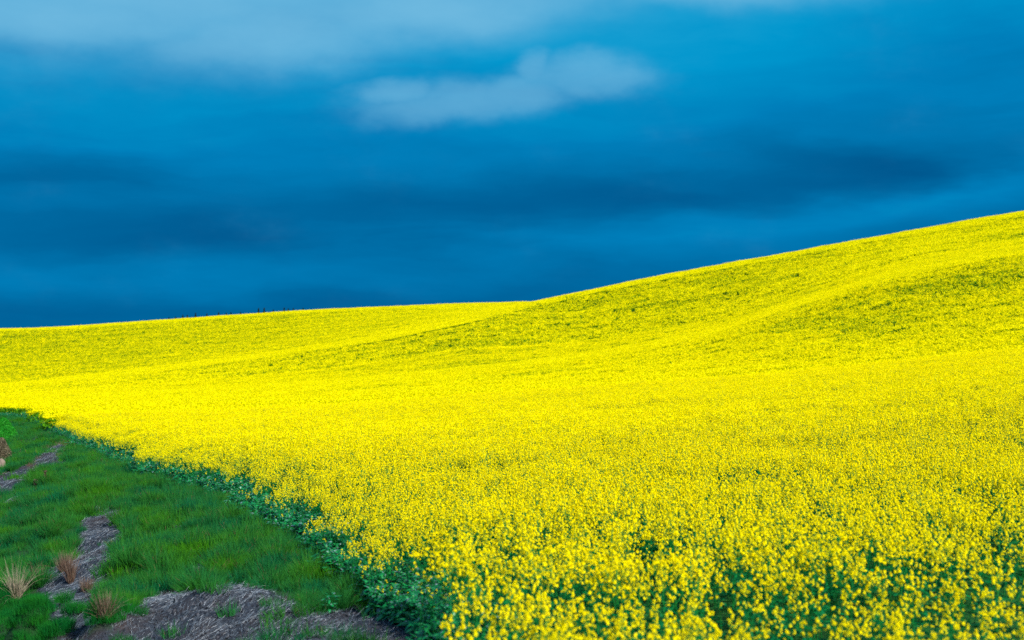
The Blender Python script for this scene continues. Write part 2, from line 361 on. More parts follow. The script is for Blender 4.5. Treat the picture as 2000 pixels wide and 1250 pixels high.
def ground_material():
    m = bpy.data.materials.new('earth'); m.use_nodes = True; T = NT(m.node_tree); p = T.n['Principled BSDF']
    at = T.new('ShaderNodeAttribute', attribute_name='zone')   # r: bare soil, g: under the crop
    sp = T.new('ShaderNodeSeparateColor'); T.l.new(at.outputs['Color'], sp.inputs[0])
    geo = T.new('ShaderNodeNewGeometry'); P = geo.outputs['Position']
    n1 = T.noise(P, 3.0, 6, 0.65); n2 = T.noise(P, 28.0, 5, 0.7); n3 = T.noise(P, 0.8, 3, 0.6)
    soil = T.mix(T.ramp(n1, [(0.35, 0.0), (0.65, 1.0)]), (0.019, 0.027, 0.045, 1), (0.040, 0.052, 0.080, 1))
    soil = T.mix(T.ramp(n2, [(0.4, 0.0), (0.7, 0.65)]), soil, (0.010, 0.010, 0.015, 1))
    soil = T.mix(T.ramp(n2, [(0.56, 0.0), (0.66, 0.8)]), soil, (0.085, 0.090, 0.115, 1)); soil = T.mix(T.ramp(n3, [(0.45, 0.0), (0.6, 0.7)]), soil, (0.050, 0.036, 0.034, 1))
    turf = T.mix(n1, (0.006, 0.045, 0.018, 1), (0.02, 0.07, 0.015, 1))
    crop = T.mix(n2, (0.008, 0.080, 0.022, 1), (0.022, 0.130, 0.018, 1))
    c = T.mix(sp.outputs[0], turf, soil); c = T.mix(sp.outputs[1], c, crop)
    T.put(p.inputs['Base Color'], c); p.inputs['Roughness'].default_value = 0.9; p.inputs['Specular IOR Level'].default_value = 0.15
    b = T.new('ShaderNodeBump'); b.inputs['Strength'].default_value = 1.0; b.inputs['Distance'].default_value = 0.06
    T.put(b.inputs['Height'], T.m('ADD', n2, T.m('MULTIPLY', n1, 2.0))); T.l.new(b.outputs[0], p.inputs['Normal'])
    return m
M_GROUND = ground_material()

# ------------------------------------------------------------------ ground
us = np.concatenate([np.linspace(-6000, -300, 60), np.arange(-290, 1000, 5.0), np.arange(1000, 2300, 9.0), np.linspace(2310, 8000, 60)])
rs = np.concatenate([np.exp(np.arange(math.log(2.5), math.log(15), 0.02)), np.exp(np.arange(math.log(15), math.log(70), 0.006)), np.exp(np.arange(math.log(70), math.log(900), 0.010)), np.linspace(930, 9000, 30)])
U, RR = np.meshgrid(us, rs); GX = (U - 1000) / F * RR; GY = RR
D = edge_dist_fast(GX, GY); GZ = height(GX, GY, D)
nr, nu = U.shape
me = bpy.data.meshes.new('ground')
V = np.stack([GX, GY, GZ], -1).reshape(-1, 3); me.vertices.add(len(V)); me.vertices.foreach_set('co', V.astype(np.float32).ravel())
ii = (np.arange(nr - 1)[:, None] * nu + np.arange(nu - 1)[None, :]).ravel()
Q = np.stack([ii, ii + 1, ii + nu + 1, ii + nu], 1).astype(np.int32)
me.loops.add(Q.size); me.loops.foreach_set('vertex_index', Q.ravel()); me.polygons.add(len(Q)); me.polygons.foreach_set('loop_start', np.arange(0, Q.size, 4, dtype=np.int32))
me.update(calc_edges=True); me.validate(); me.polygons.foreach_set('use_smooth', np.ones(len(me.polygons), bool))
sm_ = soil_mask(V[:, 0], V[:, 1], V[:, 2]) & (V[:, 1] < 200) & (D.ravel() > -0.2); cr = sm((-D.ravel() + 0.2) / 0.6)
ca = me.color_attributes.new('zone', 'FLOAT_COLOR', 'POINT')
ca.data.foreach_set('color', np.stack([sm_.astype(float), cr, 0 * cr, 1 + 0 * cr], 1).astype(np.float32).ravel())
ground = add_obj('ground', me, [M_GROUND]); tag(ground, kind='structure')

# ------------------------------------------------------------------ crop plants
def tube(p0, p1, w):
    """thin three sided stem pieces between point arrays"""
    d = unit(p1 - p0); a = unit(np.cross(d, np.array([0.31, 0.95, 0.05]))); b = np.cross(d, a); w = np.broadcast_to(np.asarray(w, float), (len(p0),))[:, None] * 0.5
    c = [a * w, (-0.5 * a + 0.87 * b) * w, (-0.5 * a - 0.87 * b) * w]
    return np.concatenate([np.stack([p0 + c[i], p0 + c[(i + 1) % 3], p1 + c[(i + 1) % 3] * 0.7, p1 + c[i] * 0.7], 1) for i in range(3)])
def head_quads(rr, n, rad, petal, length):
    """a raceme: flowers of four petals massed at the top and thinning down the stalk, buds in the middle"""
    z = -np.abs(rr.exponential(length * 0.33, n)); z = np.maximum(z, -length)
    ph = rr.uniform(0, 2 * np.pi, n); k = rad * (0.35 + 0.75 * np.clip(-z / length * 2.5, 0, 1)) * rr.uniform(0.5, 1.05, n)
    c = np.stack([np.cos(ph) * k, np.sin(ph) * k, z + length * 0.15], 1)
    nrm = unit(c * np.array([1, 1, 0]) / rad + np.array([0, 0, 0.9]) + rr.normal(0, 0.25, (n, 3)))
    a = unit(np.cross(nrm, rr.normal(size=(n, 3)))); b = np.cross(nrm, a); out = []
    for q in range(4):
        e = a * math.cos(q * math.pi / 2) + b * math.sin(q * math.pi / 2); f = np.cross(nrm, e)
        i0 = c; m1 = c + e * petal * 0.6 - f * petal * 0.42 + nrm * petal * 0.25; m2 = c + e * petal * 1.05 + nrm * petal * 0.2; m3 = c + e * petal * 0.6 + f * petal * 0.42 + nrm * petal * 0.25
        out.append(np.stack([i0, m1, m2, m3], 1))
    return np.concatenate(out), c
def leaf_quads(base, az_, tilt, L, Wd, rr):
    """broad drooping leaves, two strips wide"""
    n = len(base); d = np.stack([np.cos(az_) * np.cos(tilt), np.sin(az_) * np.cos(tilt), np.sin(tilt)], 1)
    s = np.stack([-np.sin(az_), np.cos(az_), 0 * az_], 1); up = np.cross(d, s) * -1
    prof = [0.12, 0.55, 0.95, 1.0, 0.65, 0.08]; out = []; prev = None
    wav = rr.normal(0, 0.05, (n, 6)); drp = rr.uniform(0.15, 0.6, n)
    for k, w in enumerate(prof):
        t = k / 5
        p = base + d * (L * t)[:, None] + np.array([0, 0, -1.0]) * (drp * L * t * t)[:, None] + up * (wav[:, k] * L)[:, None]
        l_ = p - s * (Wd * w * 0.5)[:, None] + up * (0.12 * Wd * w)[:, None]; r_ = p + s * (Wd * w * 0.5)[:, None] + up * (0.16 * Wd * w)[:, None]
        if prev is not None:
            out.append(np.stack([prev[0], prev[1], p, l_], 1)); out.append(np.stack([prev[1], prev[2], r_, p], 1))
        prev = (l_, p, r_)
    return np.concatenate(out)
def plant_plan(rr, h=1.12, nb=6, tall=1.0):
    """stem curve, branches and the places of the flower heads"""
    lean = rr.normal(0, 0.05, 2); zs = np.linspace(0, h, 5)
    stem = np.stack([lean[0] * (zs / h) ** 2 + rr.normal(0, .006, 5), lean[1] * (zs / h) ** 2 + rr.normal(0, .006, 5), zs], 1); stem[0] = 0
    heads = [(stem[-1], 1.0)]; segs = [(stem[i], stem[i + 1], 0.011 - 0.0017 * i) for i in range(4)]
    for b in range(nb):
        z = h * rr.uniform(0.45, 0.84); ph = rr.uniform(0, 2 * np.pi); k = rr.uniform(0.09, 0.24)
        p0 = np.array([np.interp(z, zs, stem[:, 0]), np.interp(z, zs, stem[:, 1]), z]); top = h * rr.uniform(0.74, 1.01)
        p1 = p0 + np.array([math.cos(ph) * k * 0.6, math.sin(ph) * k * 0.6, (top - z) * 0.45]); p2 = np.array([p0[0] + math.cos(ph) * k, p0[1] + math.sin(ph) * k, top])
        segs += [(p0, p1, 0.006), (p1, p2, 0.005)]; heads.append((p2, rr.uniform(0.7, 1.0)))
    return segs, heads
def plant_leaves(rr, h, n, big=1.0, low=0.12, high=0.75):
    z = rr.uniform(low, high, n) * h; az_ = rr.uniform(0, 2 * np.pi, n); s = big * (1.25 - z / h)
    base = np.stack([0.02 * np.cos(az_), 0.02 * np.sin(az_), z], 1)
    return leaf_quads(base, az_, rr.uniform(-0.1, 0.9, n), 0.17 * s * rr.uniform(0.7, 1.3, n), 0.062 * s * rr.uniform(0.7, 1.3, n), rr)
def seg_tubes(segs):
    return tube(np.array([s[0] for s in segs]), np.array([s[1] for s in segs]), np.array([s[2] for s in segs]))

def spray(rr, k, n, spread=0.040, petal=0.0115):
    """k small clusters of flowers on one forked stalk"""
    qs, cs, tips = [], [], []
    for i in range(k):
        a = rr.uniform(0, 6.28); d = spread * rr.uniform(0.5, 1.3) * (i > 0); off = np.array([math.cos(a) * d, math.sin(a) * d, -rr.uniform(0.02, 0.13) * (i > 0)])
        q, c = head_quads(rr, n if i == 0 else max(5, int(n * rr.uniform(0.5, 0.9))), 0.0125, petal, rr.uniform(0.02, 0.05)); qs.append(q + off); cs.append(c + off); tips.append(off)
    return np.concatenate(qs), np.concatenate(cs), np.array(tips)
HEADS = []
for i in range(5):
    rr = np.random.default_rng(100 + i); q, c, tp = spray(rr, 3 + i % 2, 11 + i, 0.046, 0.0140)
    st = tube(np.array([[0, 0, -0.10]]), np.array([[0, 0, 0.012]]), 0.004)
    ped = tube(np.tile([[0, 0, -0.13]], (len(tp), 1)), tp - np.array([0, 0, 0.01]), 0.003)
    buds = rnd_quads(rr.normal(0, 0.006, (9, 3)) + np.array([0, 0, 0.014]), 0.007, rr)
    me = quads_mesh('flower_head', [(q, 0), (st, 1), (ped, 1), (buds, 0)])
    for m in (M_PETAL, M_STEM): me.materials.append(m)
    HEADS.append(me)
def merged_plant(seed, lod, h=1.12, nb=7, nleaf=9, headfrac=1.0):
    rr = np.random.default_rng(seed); segs, heads = plant_plan(rr, h, nb); parts = [(seg_tubes(segs), 1), (plant_leaves(rr, h, nleaf), 2)]
    for p, s in heads:
        if lod == 0: q, c, tp = spray(rr, 4, 12, 0.042, 0.0125)
        else:
            k = np.repeat(rr.normal(0, 1, (4, 3)) * np.array([0.038, 0.038, 0.045]), 4, 0)
            q = rnd_quads(k + rr.normal(0, 0.011, (16, 3)), 0.0235, rr, 0.2)
        parts.append((q * s + p, 0))
    me = quads_mesh('canola_mass', parts); 
    return add_obj('canola_mass', me, [M_PETAL, M_STEM, M_LEAF], link=False)
def edge_plant(seed, h=0.7, n=22, flowers=0):
    rr = np.random.default_rng(seed); segs, heads = plant_plan(rr, h, 3)
    parts = [(seg_tubes(segs), 1), (plant_leaves(rr, h, n, 1.75, 0.05, 0.92), 2)]
    for p, s in heads[:flowers]:
        q, c = head_quads(rr, 10, 0.028, 0.0115, 0.08); parts.append((q + p, 0))
    return parts

def patch(seed, size, per_m2, hq, qs, gq, gs, pq, h=1.1):
    """a piece of the crop seen from far: many plants' flower heads over their green"""
    rr = np.random.default_rng(seed); n = int(size * size * per_m2); P = rr.uniform(-size / 2, size / 2, (n, 2)); hh = h * rr.normal(1.0, 0.055, n)
    idx = np.repeat(np.arange(n), hq)
    c = np.stack([P[idx, 0] + rr.normal(0, 0.08, len(idx)), P[idx, 1] + rr.normal(0, 0.08, len(idx)), hh[idx] * (1 - np.abs(rr.normal(0, 0.09, len(idx))))], 1)
    yq = rnd_quads(c, qs * rr.uniform(0.6, 1.3, len(idx)), rr)
    idx = np.repeat(np.arange(n), gq)
    c = np.stack([P[idx, 0] + rr.normal(0, 0.10, len(idx)), P[idx, 1] + rr.normal(0, 0.10, len(idx)), hh[idx] * rr.uniform(0.2, 0.80, len(idx))], 1)
    gqd = rnd_quads(c, gs * rr.uniform(0.6, 1.3, len(idx)), rr)
    idx = np.repeat(np.arange(n), pq)
    c = np.stack([P[idx, 0] + rr.normal(0, 0.10, len(idx)), P[idx, 1] + rr.normal(0, 0.10, len(idx)), hh[idx] * rr.uniform(0.55, 0.86, len(idx))], 1)
    pqd = rnd_quads(c, qs * rr.uniform(0.6, 1.3, len(idx)), rr)
    return add_obj('canola_mass', quads_mesh('canola_patch', [(yq, 0), (gqd, 1), (pqd, 2)]), [M_PETAL, M_LEAFFAR, M_POD], link=False)

def scatter(name, pts, rot, scl, idx, protos, label, cat, kind='stuff'):
    """one object that repeats the given plants over the points"""
    me = bpy.data.meshes.new(name); me.vertices.add(len(pts)); me.vertices.foreach_set('co', pts.astype(np.float32).ravel())
    for nm, typ, arr, key in (('rot', 'FLOAT_VECTOR', rot, 'vector'), ('scl', 'FLOAT_VECTOR', scl, 'vector'), ('idx', 'INT', idx, 'value')):
        a = me.attributes.new(nm, typ, 'POINT'); a.data.foreach_set(key, arr.astype(np.int32 if typ == 'INT' else np.float32).ravel())
    o = bpy.data.objects.new(name, me); col.objects.link(o)
    ng = bpy.data.node_groups.new(name, 'GeometryNodeTree'); ng.interface.new_socket('Geometry', in_out='INPUT', socket_type='NodeSocketGeometry'); ng.interface.new_socket('Geometry', in_out='OUTPUT', socket_type='NodeSocketGeometry')
    N = ng.nodes; Lk = ng.links; gi = N.new('NodeGroupInput'); go = N.new('NodeGroupOutput'); iop = N.new('GeometryNodeInstanceOnPoints'); jn = N.new('GeometryNodeJoinGeometry')
    for p in reversed(protos):
        oi = N.new('GeometryNodeObjectInfo'); oi.inputs['Object'].default_value = p; oi.inputs['As Instance'].default_value = True; Lk.new(oi.outputs['Geometry'], jn.inputs[0])
    def attr(nm, dt): a = N.new('GeometryNodeInputNamedAttribute'); a.data_type = dt; a.inputs['Name'].default_value = nm; return a.outputs['Attribute']
    e2r = N.new('FunctionNodeEulerToRotation'); Lk.new(attr('rot', 'FLOAT_VECTOR'), e2r.inputs[0])
    Lk.new(gi.outputs[0], iop.inputs['Points']); Lk.new(jn.outputs[0], iop.inputs['Instance']); iop.inputs['Pick Instance'].default_value = True
    Lk.new(attr('idx', 'INT'), iop.inputs['Instance Index']); Lk.new(e2r.outputs[0], iop.inputs['Rotation']); Lk.new(attr('scl', 'FLOAT_VECTOR'), iop.inputs['Scale']); Lk.new(iop.outputs[0], go.inputs[0])
    md = o.modifiers.new('scatter', 'NODES'); md.node_group = ng
    return tag(o, label, cat, kind=kind)
def slope_rot(x, y, spin, amt=1.0, e=0.6):
    """euler angles that lay a piece on the slope"""
    gx = (height(x + e, y) - height(x - e, y)) / (2 * e) * amt; gy = (height(x, y + e) - height(x, y - e)) / (2 * e) * amt
    out = np.zeros((len(x), 3))
    for i in range(len(x)):
        n = Vector((-gx[i], -gy[i], 1)).normalized(); q = Vector((0, 0, 1)).rotation_difference(n)
        eu = (q.to_matrix() @ Matrix.Rotation(spin[i], 3, 'Z')).to_euler(); out[i] = eu
    return out
def in_view(x, y, mu=120): u = 1000 + F * x / y; return (u > -mu) & (u < 2000 + mu)

# individual plants and near mass: positions from one stratified field
def field_points(r0, r1, per_m2, rr, mu=120):
    n = int(per_m2 * (r1 ** 2 - r0 ** 2) * 0.5 * (2000 + 2 * mu) / F)
    r = np.sqrt(rr.uniform(r0 ** 2, r1 ** 2, n)); u = rr.uniform(-mu, 2000 + mu, n)
    x = (u - 1000) / F * r; return x, r
rr = np.random.default_rng(21)
PX, PY = field_points(8.5, 98, 18.0, rr); PD = edge_dist_fast(PX, PY)
gaps = vn(PX, PY, 1.6, 31) * 0.6 + vn(PX, PY, 0.6, 32) * 0.5
ragged = 0.40 * vn(PX, PY, 1.7, 35) + 0.22 * vn(PX, PY, 0.6, 36)
keep = ((PD < -0.18 + ragged * (PY > 15)) | ((PD < 0.35) & (rr.random(len(PD)) < 0.10) & (PY > 15))) & ((gaps > -0.78) | (PD > -1.5)) & (rr.random(len(PD)) < np.clip(0.42 + (PY - 12) / 18, 0.42, 1) * (1 - 0.24 * sm((1000 + F * PX / PY - 1150) / 550) * sm((26 - PY) / 10)) + 0.25 * (PD > -1.2)); PX, PY, PD = PX[keep], PY[keep], PD[keep]
# nearest ones to the lens that still stand inside the frame
PZ = height(PX, PY, PD); u_, vt = to_px(PX, PY, PZ + 1.12)
vis = (vt < 1262) & (u_ > -20) & (u_ < 2020)
order = np.argsort(np.where(vis, PY, 1e9)); near_i = order[:262]
far_m = np.ones(len(PX), bool); far_m[near_i] = False
far_m &= ~((PY < PY[near_i].max()) & (vt >= 1262) & (PY < 9.6))
near_pts = [(PX[i], PY[i], PZ[i]) for i in near_i]
print('near plants reach', PY[near_i].max())
px, py, pz, pd = PX[far_m], PY[far_m], PZ[far_m], PD[far_m]
n = len(px); hs = 0.97 + 0.10 * vn(px, py, 2.4, 33) + rr.normal(0, 0.06, n)
hs *= np.where(py > 16, 0.70 + 0.30 * sm(-pd / 1.9), 0.9 + 0.1 * sm(-pd))
lodA = [merged_plant(200 + i, 0) for i in range(5)]; lodB = [merged_plant(220 + i, 1) for i in range(5)]
idx = rr.integers(0, 5, n) + np.where(py + rr.normal(0, 6, n) > 42, 5, 0)
rot = np.stack([rr.normal(0, 0.06, n), rr.normal(0, 0.06, n), rr.uniform(0, 6.28, n)], 1)
scatter('canola_crop', np.stack([px, py, pz], 1), rot, np.stack([hs, hs, hs], 1), idx, lodA + lodB, 'dense mass of yellow canola plants filling the middle of the field', 'canola crop')

def far_mass(name, r0, r1, size, protos, label, thin_seed):
    rr = np.random.default_rng(thin_seed); xs, ys = [], []
    y = r0
    while y < r1:
        w = (1000 + 130) / F * y; x = np.arange(-w, w, size * 0.93); xs.append(x + rr.uniform(-.12, .12, len(x)) * size + rr.uniform(0, size)); ys.append(np.full(len(x), y) + rr.uniform(-.12, .12, len(x)) * size); y += size * 0.93
    x = np.concatenate(xs); y = np.concatenate(ys); d = edge_dist_fast(x, y); k = d < -size * 0.5; x, y = x[k], y[k]
    z = height(x, y, np.full(len(x), -50.0)); n = len(x); spin = rr.integers(0, 4, n) * (math.pi / 2) + rr.normal(0, .2, n)
    thin = vn(x * 0.35, y, 11, 41) * 0.6 + vn(x * 0.4, y, 5, 42) * 0.4 + rr.normal(0, 0.12, n)
    half = len(protos) // 2
    uq, vq = to_px(x, y, z + 1)                 # places where the crop came up thin
    for (cu, cv, su, sv_, am) in [(1650, 632, 190, 20, 1.0), (1720, 645, 60, 10, 0.9), (1250, 598, 110, 18, .8), (1460, 548, 110, 12, .8), (1100, 727, 70, 12, .8), (640, 628, 70, 8, .7), (1975, 465, 60, 6, 1.2), (1900, 552, 150, 22, .6),
            (1330, 678, 120, 14, .5), (230, 712, 60, 5, .7), (700, 690, 90, 12, .2), (1560, 490, 160, 12, .4)]:
        thin = thin + 0.9 * am * np.exp(-((uq - cu) / su) ** 2 - ((vq - cv) / sv_) ** 2)
    idx = rr.integers(0, half, n) + np.where(thin > 0.42, half, 0)
    rot = slope_rot(x, y, spin); s = np.ones((n, 3)); s[:, 2] = rr.normal(1, 0.05, n)
    print(name, n)
    scatter(name, np.stack([x, y, z], 1), rot, s, idx, protos, label, 'canola crop')
pB = [patch(300 + i, 3.0, 15, 6, 0.070, 4, 0.12, 4) for i in range(3)] + [patch(310 + i, 3.0, 12, 4, 0.070, 5, 0.13, 4) for i in range(3)]
far_mass('canola_slope', 95, 285, 3.0, pB, 'yellow canola crop over the middle slopes of the hill', 5)
pC = [patch(320 + i, 6.0, 8, 3, 0.120, 4, 0.20, 3) for i in range(3)] + [patch(330 + i, 6.0, 8, 2, 0.115, 4, 0.20, 4) for i in range(3)]
far_mass('canola_hilltop', 285, 760, 6.0, pC, 'yellow canola crop on the far hilltops under the dark sky', 6)

# the nearest plants, each a thing with its parts
def empty(name, loc, rz=0.0):
    o = bpy.data.objects.new(name, None); col.objects.link(o); o.location = loc; o.rotation_euler = (0, 0, rz); o.empty_display_size = 0.2; return o
def make_canola(seed):
    rr = np.random.default_rng(seed); h = 1.12; segs, heads = plant_plan(rr, h, int(rr.integers(5, 7)))
    root = empty('canola_plant', (0, 0, 0))
    add_obj('stem', quads_mesh('stem', [(seg_tubes(segs), 0)]), [M_STEM], root)
    add_obj('foliage', quads_mesh('foliage', [(plant_leaves(rr, h, 11, 1.1), 0)]), [M_LEAF], root)
    for p, s in heads:
        o = bpy.data.objects.new('flower_head', HEADS[int(rr.integers(0, 5))]); col.objects.link(o); o.parent = root; o.location = p; o.scale = (s * 1.02,) * 3; o.rotation_euler = (rr.normal(0, .2), rr.normal(0, .2), rr.uniform(0, 6))
    return root
def copy_tree(o):
    c = o.copy(); col.objects.link(c)
    for ch in o.children:
        k = ch.copy(); col.objects.link(k); k.parent = c
        for g_ in ch.children:
            q = g_.copy(); col.objects.link(q); q.parent = k
    return c
protos = [make_canola(400 + i) for i in range(8)]; used = set()
LAB_C = 'yellow flowering canola plant in the nearest rows at the bottom right of the field'
for j, (x, y, z) in enumerate(near_pts):
    k = j % 8; o = protos[k] if k not in used else copy_tree(protos[k]); used.add(k)
    s = float(0.97 + 0.12 * vn(np.array([x]), np.array([y]), 2.4, 33)[0] + rr.normal(0, 0.05)); o.location = (x, y, z); o.rotation_euler = (rr.normal(0, .05), rr.normal(0, .05), rr.uniform(0, 6.28)); o.scale = (s, s, s)
    tag(o, LAB_C, 'canola plant', 'canola plants of the nearest rows')

# leafy plants along the edge of the crop
t = rr.uniform(0, 1, 5200) ** 0.8; k = t * (len(BX) - 1.01); ki = k.astype(int); fx = k - ki
ex = BX[ki] * (1 - fx) + BX[ki + 1] * fx; ey = BY[ki] * (1 - fx) + BY[ki + 1] * fx
ex = ex + rr.normal(0.0, 0.30, len(ex)) + 0.25 * vn(ex, ey, 1.5, 51); ey = ey + rr.normal(0, 0.3, len(ex))
m = in_view(ex, ey, 60) & (ey < 160); ex, ey = ex[m], ey[m]; ed = edge_dist(ex, ey); m = (ed < np.where(ey < 24, 0.06, 0.18) + 0.28 * vn(ex, ey, 0.9, 52)) & (ed > -0.75)
ex, ey, ed = ex[m], ey[m], ed[m]; ez = height(ex, ey)
dens = rr.random(len(ex)) < np.clip(ey / 60, 0.55, 1.0); ex, ey, ed, ez = ex[dens], ey[dens], ed[dens], ez[dens]
print('edge plants', len(ex))
n = len(ex); es = np.clip(0.68 + 0.35 * sm(-ed / 0.8) + rr.normal(0, .20, n), 0.35, 1.5)
order = np.argsort(ey); uu, vv = to_px(ex, ey, ez + 0.4); visi = [i for i in order if vv[i] < 1255 and uu[i] > 640][:38]; vs = set(visi)
E = [add_obj('leafy_edge', quads_mesh('edge', edge_plant(500 + i, 0.50, 22, f)), [M_PETAL, M_STEM, M_EDGE], link=False) for i, f in enumerate((0, 0, 0, 0, 1))]
rest = np.array([i for i in range(n) if i not in vs])
scatter('leafy_crop_edge', np.stack([ex, ey, ez], 1)[rest], np.stack([rr.normal(0, .1, len(rest)), rr.normal(0, .1, len(rest)), rr.uniform(0, 6.28, len(rest))], 1), np.repeat(es[rest][:, None], 3, 1), rr.integers(0, 5, len(rest)), E, 'low leafy blue green canola leaves along the edge of the crop', 'leafy crop edge')
def make_leafy(seed, fl):
    rr = np.random.default_rng(seed); root = empty('leafy_canola_plant', (0, 0, 0)); parts = edge_plant(seed, 0.50, 22, 0)
    add_obj('stem', quads_mesh('stem', [(parts[0][0], 0)]), [M_STEM], root); add_obj('foliage', quads_mesh('foliage', [(parts[1][0], 0)]), [M_EDGE], root)
    return root
LP = [make_leafy(520 + i, 0) for i in range(4)]; used = set()
for j, i in enumerate(visi):
    k = j % 4; o = LP[k] if k not in used else copy_tree(LP[k]); used.add(k); s = float(es[i]) * 1.2
    o.location = (ex[i], ey[i], ez[i]); o.rotation_euler = (0, 0, rr.uniform(0, 6.28)); o.scale = (s, s, s)
    tag(o, 'low broad leaved blue green canola plant at the crop edge beside the bare soil', 'leafy plant', 'leafy plants at the near crop edge')

# ------------------------------------------------------------------ grass on the bank
def tuft(seed, n, h, spread, w, mat, tilt=0.28, bend=0.2, segs=3):
    rr = np.random.default_rng(seed); a = rr.uniform(0, 6.28, n); k = spread * np.sqrt(rr.random(n))
    base = np.stack([np.cos(a) * k, np.sin(a) * k, np.full(n, -0.02)], 1); d = unit(rnd_dirs(n, 0, tilt, rr) + base * np.array([1, 1, 0]) / spread * 0.25)
    q = ribbons(base, d, h * rr.uniform(0.55, 1.1, n), np.full(n, w), rr.uniform(0.05, bend * 2, n), segs)
    return quads_mesh('tuft', [(q, 0)])
TG = [add_obj('grass', tuft(600 + i, 80, 0.26, 0.13, 0.008, M_GRASS, 0.36, 0.3), [M_GRASS], link=False) for i in range(4)] + \
     [add_obj('grass', tuft(610 + i, 150, 0.17, 0.15, 0.005, M_MOSSY, 0.2, 0.1), [M_MOSSY], link=False) for i in range(2)] + \
     [add_obj('grass', tuft(620 + i, 30, 0.34, 0.13, 0.006, M_GRASS, 0.22, 0.3), [M_GRASS], link=False) for i in range(2)]
def dome_tuft(seed, n=360, h=0.42, sp=0.28):
    rr = np.random.default_rng(seed); a = rr.uniform(0, 6.28, n); k = sp * np.sqrt(rr.random(n)) * 0.45
    base = np.stack([np.cos(a) * k, np.sin(a) * k, np.full(n, -0.02)], 1); t = k / (sp * 0.45)
    d = unit(np.stack([np.cos(a) * t * 0.75, np.sin(a) * t * 0.75, np.ones(n)], 1) + rr.normal(0, .12, (n, 3)))
    q = ribbons(base, d, h * (1.05 - 0.35 * t) * rr.uniform(0.75, 1.1, n), np.full(n, 0.007), rr.uniform(0.05, 0.35, n), 3)
    return add_obj('grass', quads_mesh('dome', [(q, 0)]), [M_GRASS], link=False)
TG += [dome_tuft(630 + i) for i in range(3)]
def bank_pts(r0, r1, per, rr):
    n = int(per * (r1 ** 2 - r0 ** 2) * 0.5 * 1250 / F); r = np.sqrt(rr.uniform(r0 ** 2, r1 ** 2, n)); u = rr.uniform(-120, 1130, n); x = (u - 1000) / F * r
    d = edge_dist_fast(x, r); k = d > 0.1; x, r, d = x[k], r[k], d[k]; z = height(x, r, d); k = ~soil_mask(x, r, z, 1.6) | (rr.random(len(x)) < 0.03); thin = vn(x, r, 0.8, 63) + 0.6 * vn(x, r, 0.3, 64); k &= (rr.random(len(x)) < sm((thin + 0.95) / 0.5) * 0.9 + 0.1) | (r > 60) | on_mound(x, r); return x[k], r[k], z[k], d[k]
gx, gy, gz, gd = [np.concatenate(q) for q in zip(*(bank_pts(*a, rr) for a in ((14, 26, 36), (26, 45, 26), (45, 80, 18), (80, 160, 9))))]
mx_, my_, mz_, md_ = bank_pts(16, 30, 110, rr); k = on_mound(mx_, my_)
gx, gy, gz, gd = [np.concatenate([a, b[k]]) for a, b in ((gx, mx_), (gy, my_), (gz, mz_), (gd, md_))]
n = len(gx); print('tufts', n)
uu, vv = to_px(gx, gy, gz); moss = in_poly(uu, vv, [(-200, 1160), (60, 1160), (75, 1150), (100, 1165), (270, 1190), (275, 1400), (-200, 1400)]) | on_mound(gx, gy)
idx = rr.integers(0, 4, n); idx = np.where(rr.random(n) < 0.18, 6 + rr.integers(0, 2, n), idx); idx = np.where(moss, 4 + rr.integers(0, 2, n), idx)
s = (0.85 + 0.75 * np.abs(vn(gx, gy, 0.42, 61)) ** 0.8 + 0.30 * vn(gx, gy, 1.6, 62) + rr.normal(0, .12, n)); s = np.clip(s, 0.35, 1.9)
dome = (rr.random(n) < 0.11) & ~moss; idx = np.where(dome, 8 + rr.integers(0, 3, n), idx); s = np.where(dome, rr.uniform(0.7, 1.5, n), s)
s = np.where(moss, np.minimum(s, 1.0), s); wd = np.where(dome, s, np.maximum(s, 0.8) * np.clip(gy / 40, 1, 2.0)); sc3 = np.stack([wd, wd, s], 1)
scatter('grass', np.stack([gx, gy, gz], 1), np.stack([rr.normal(0, .12, n), rr.normal(0, .12, n), rr.uniform(0, 6.28, n)], 1), sc3, idx, TG, 'soft green grass covering the bank below the field', 'grass')

DT = [add_obj('dry_grass', tuft(640 + i, 60, 0.20, 0.16, 0.008, M_RUST, 0.5, 0.4), [M_RUST], link=False) for i in range(3)]
dx, dy, dz, dd = bank_pts(14, 130, 14, rr); uq, vq = to_px(dx, dy, dz)
m = np.zeros(len(dx), bool)
for p in ([(25, 925), (62, 900), (105, 862), (142, 866), (150, 880), (100, 900), (50, 925)], [(160, 872), (190, 890), (240, 915), (225, 925), (180, 902), (150, 890)], [(215, 1062), (245, 1050), (240, 1078), (215, 1080)], [(262, 1180), (300, 1165), (310, 1175), (270, 1200)], [(300, 1090), (360, 1105), (340, 1115), (290, 1100)]): m |= in_poly(uq, vq, p)
m = (m & (rr.random(len(dx)) < 0.8)) | (rr.random(len(dx)) < 0.006); n = int(m.sum()); print('dry', n)
ds = rr.uniform(0.5, 1.3, n) * np.clip(dy[m] / 40, 1, 2.2)
scatter('dry_grass', np.stack([dx[m], dy[m], dz[m]], 1), np.stack([rr.normal(0, .2, n), rr.normal(0, .2, n), rr.uniform(0, 6.28, n)], 1), np.stack([ds, ds, ds * 0.8], 1), rr.integers(0, 3, n), DT, 'withered rust brown grass in patches on the bank', 'dry grass')

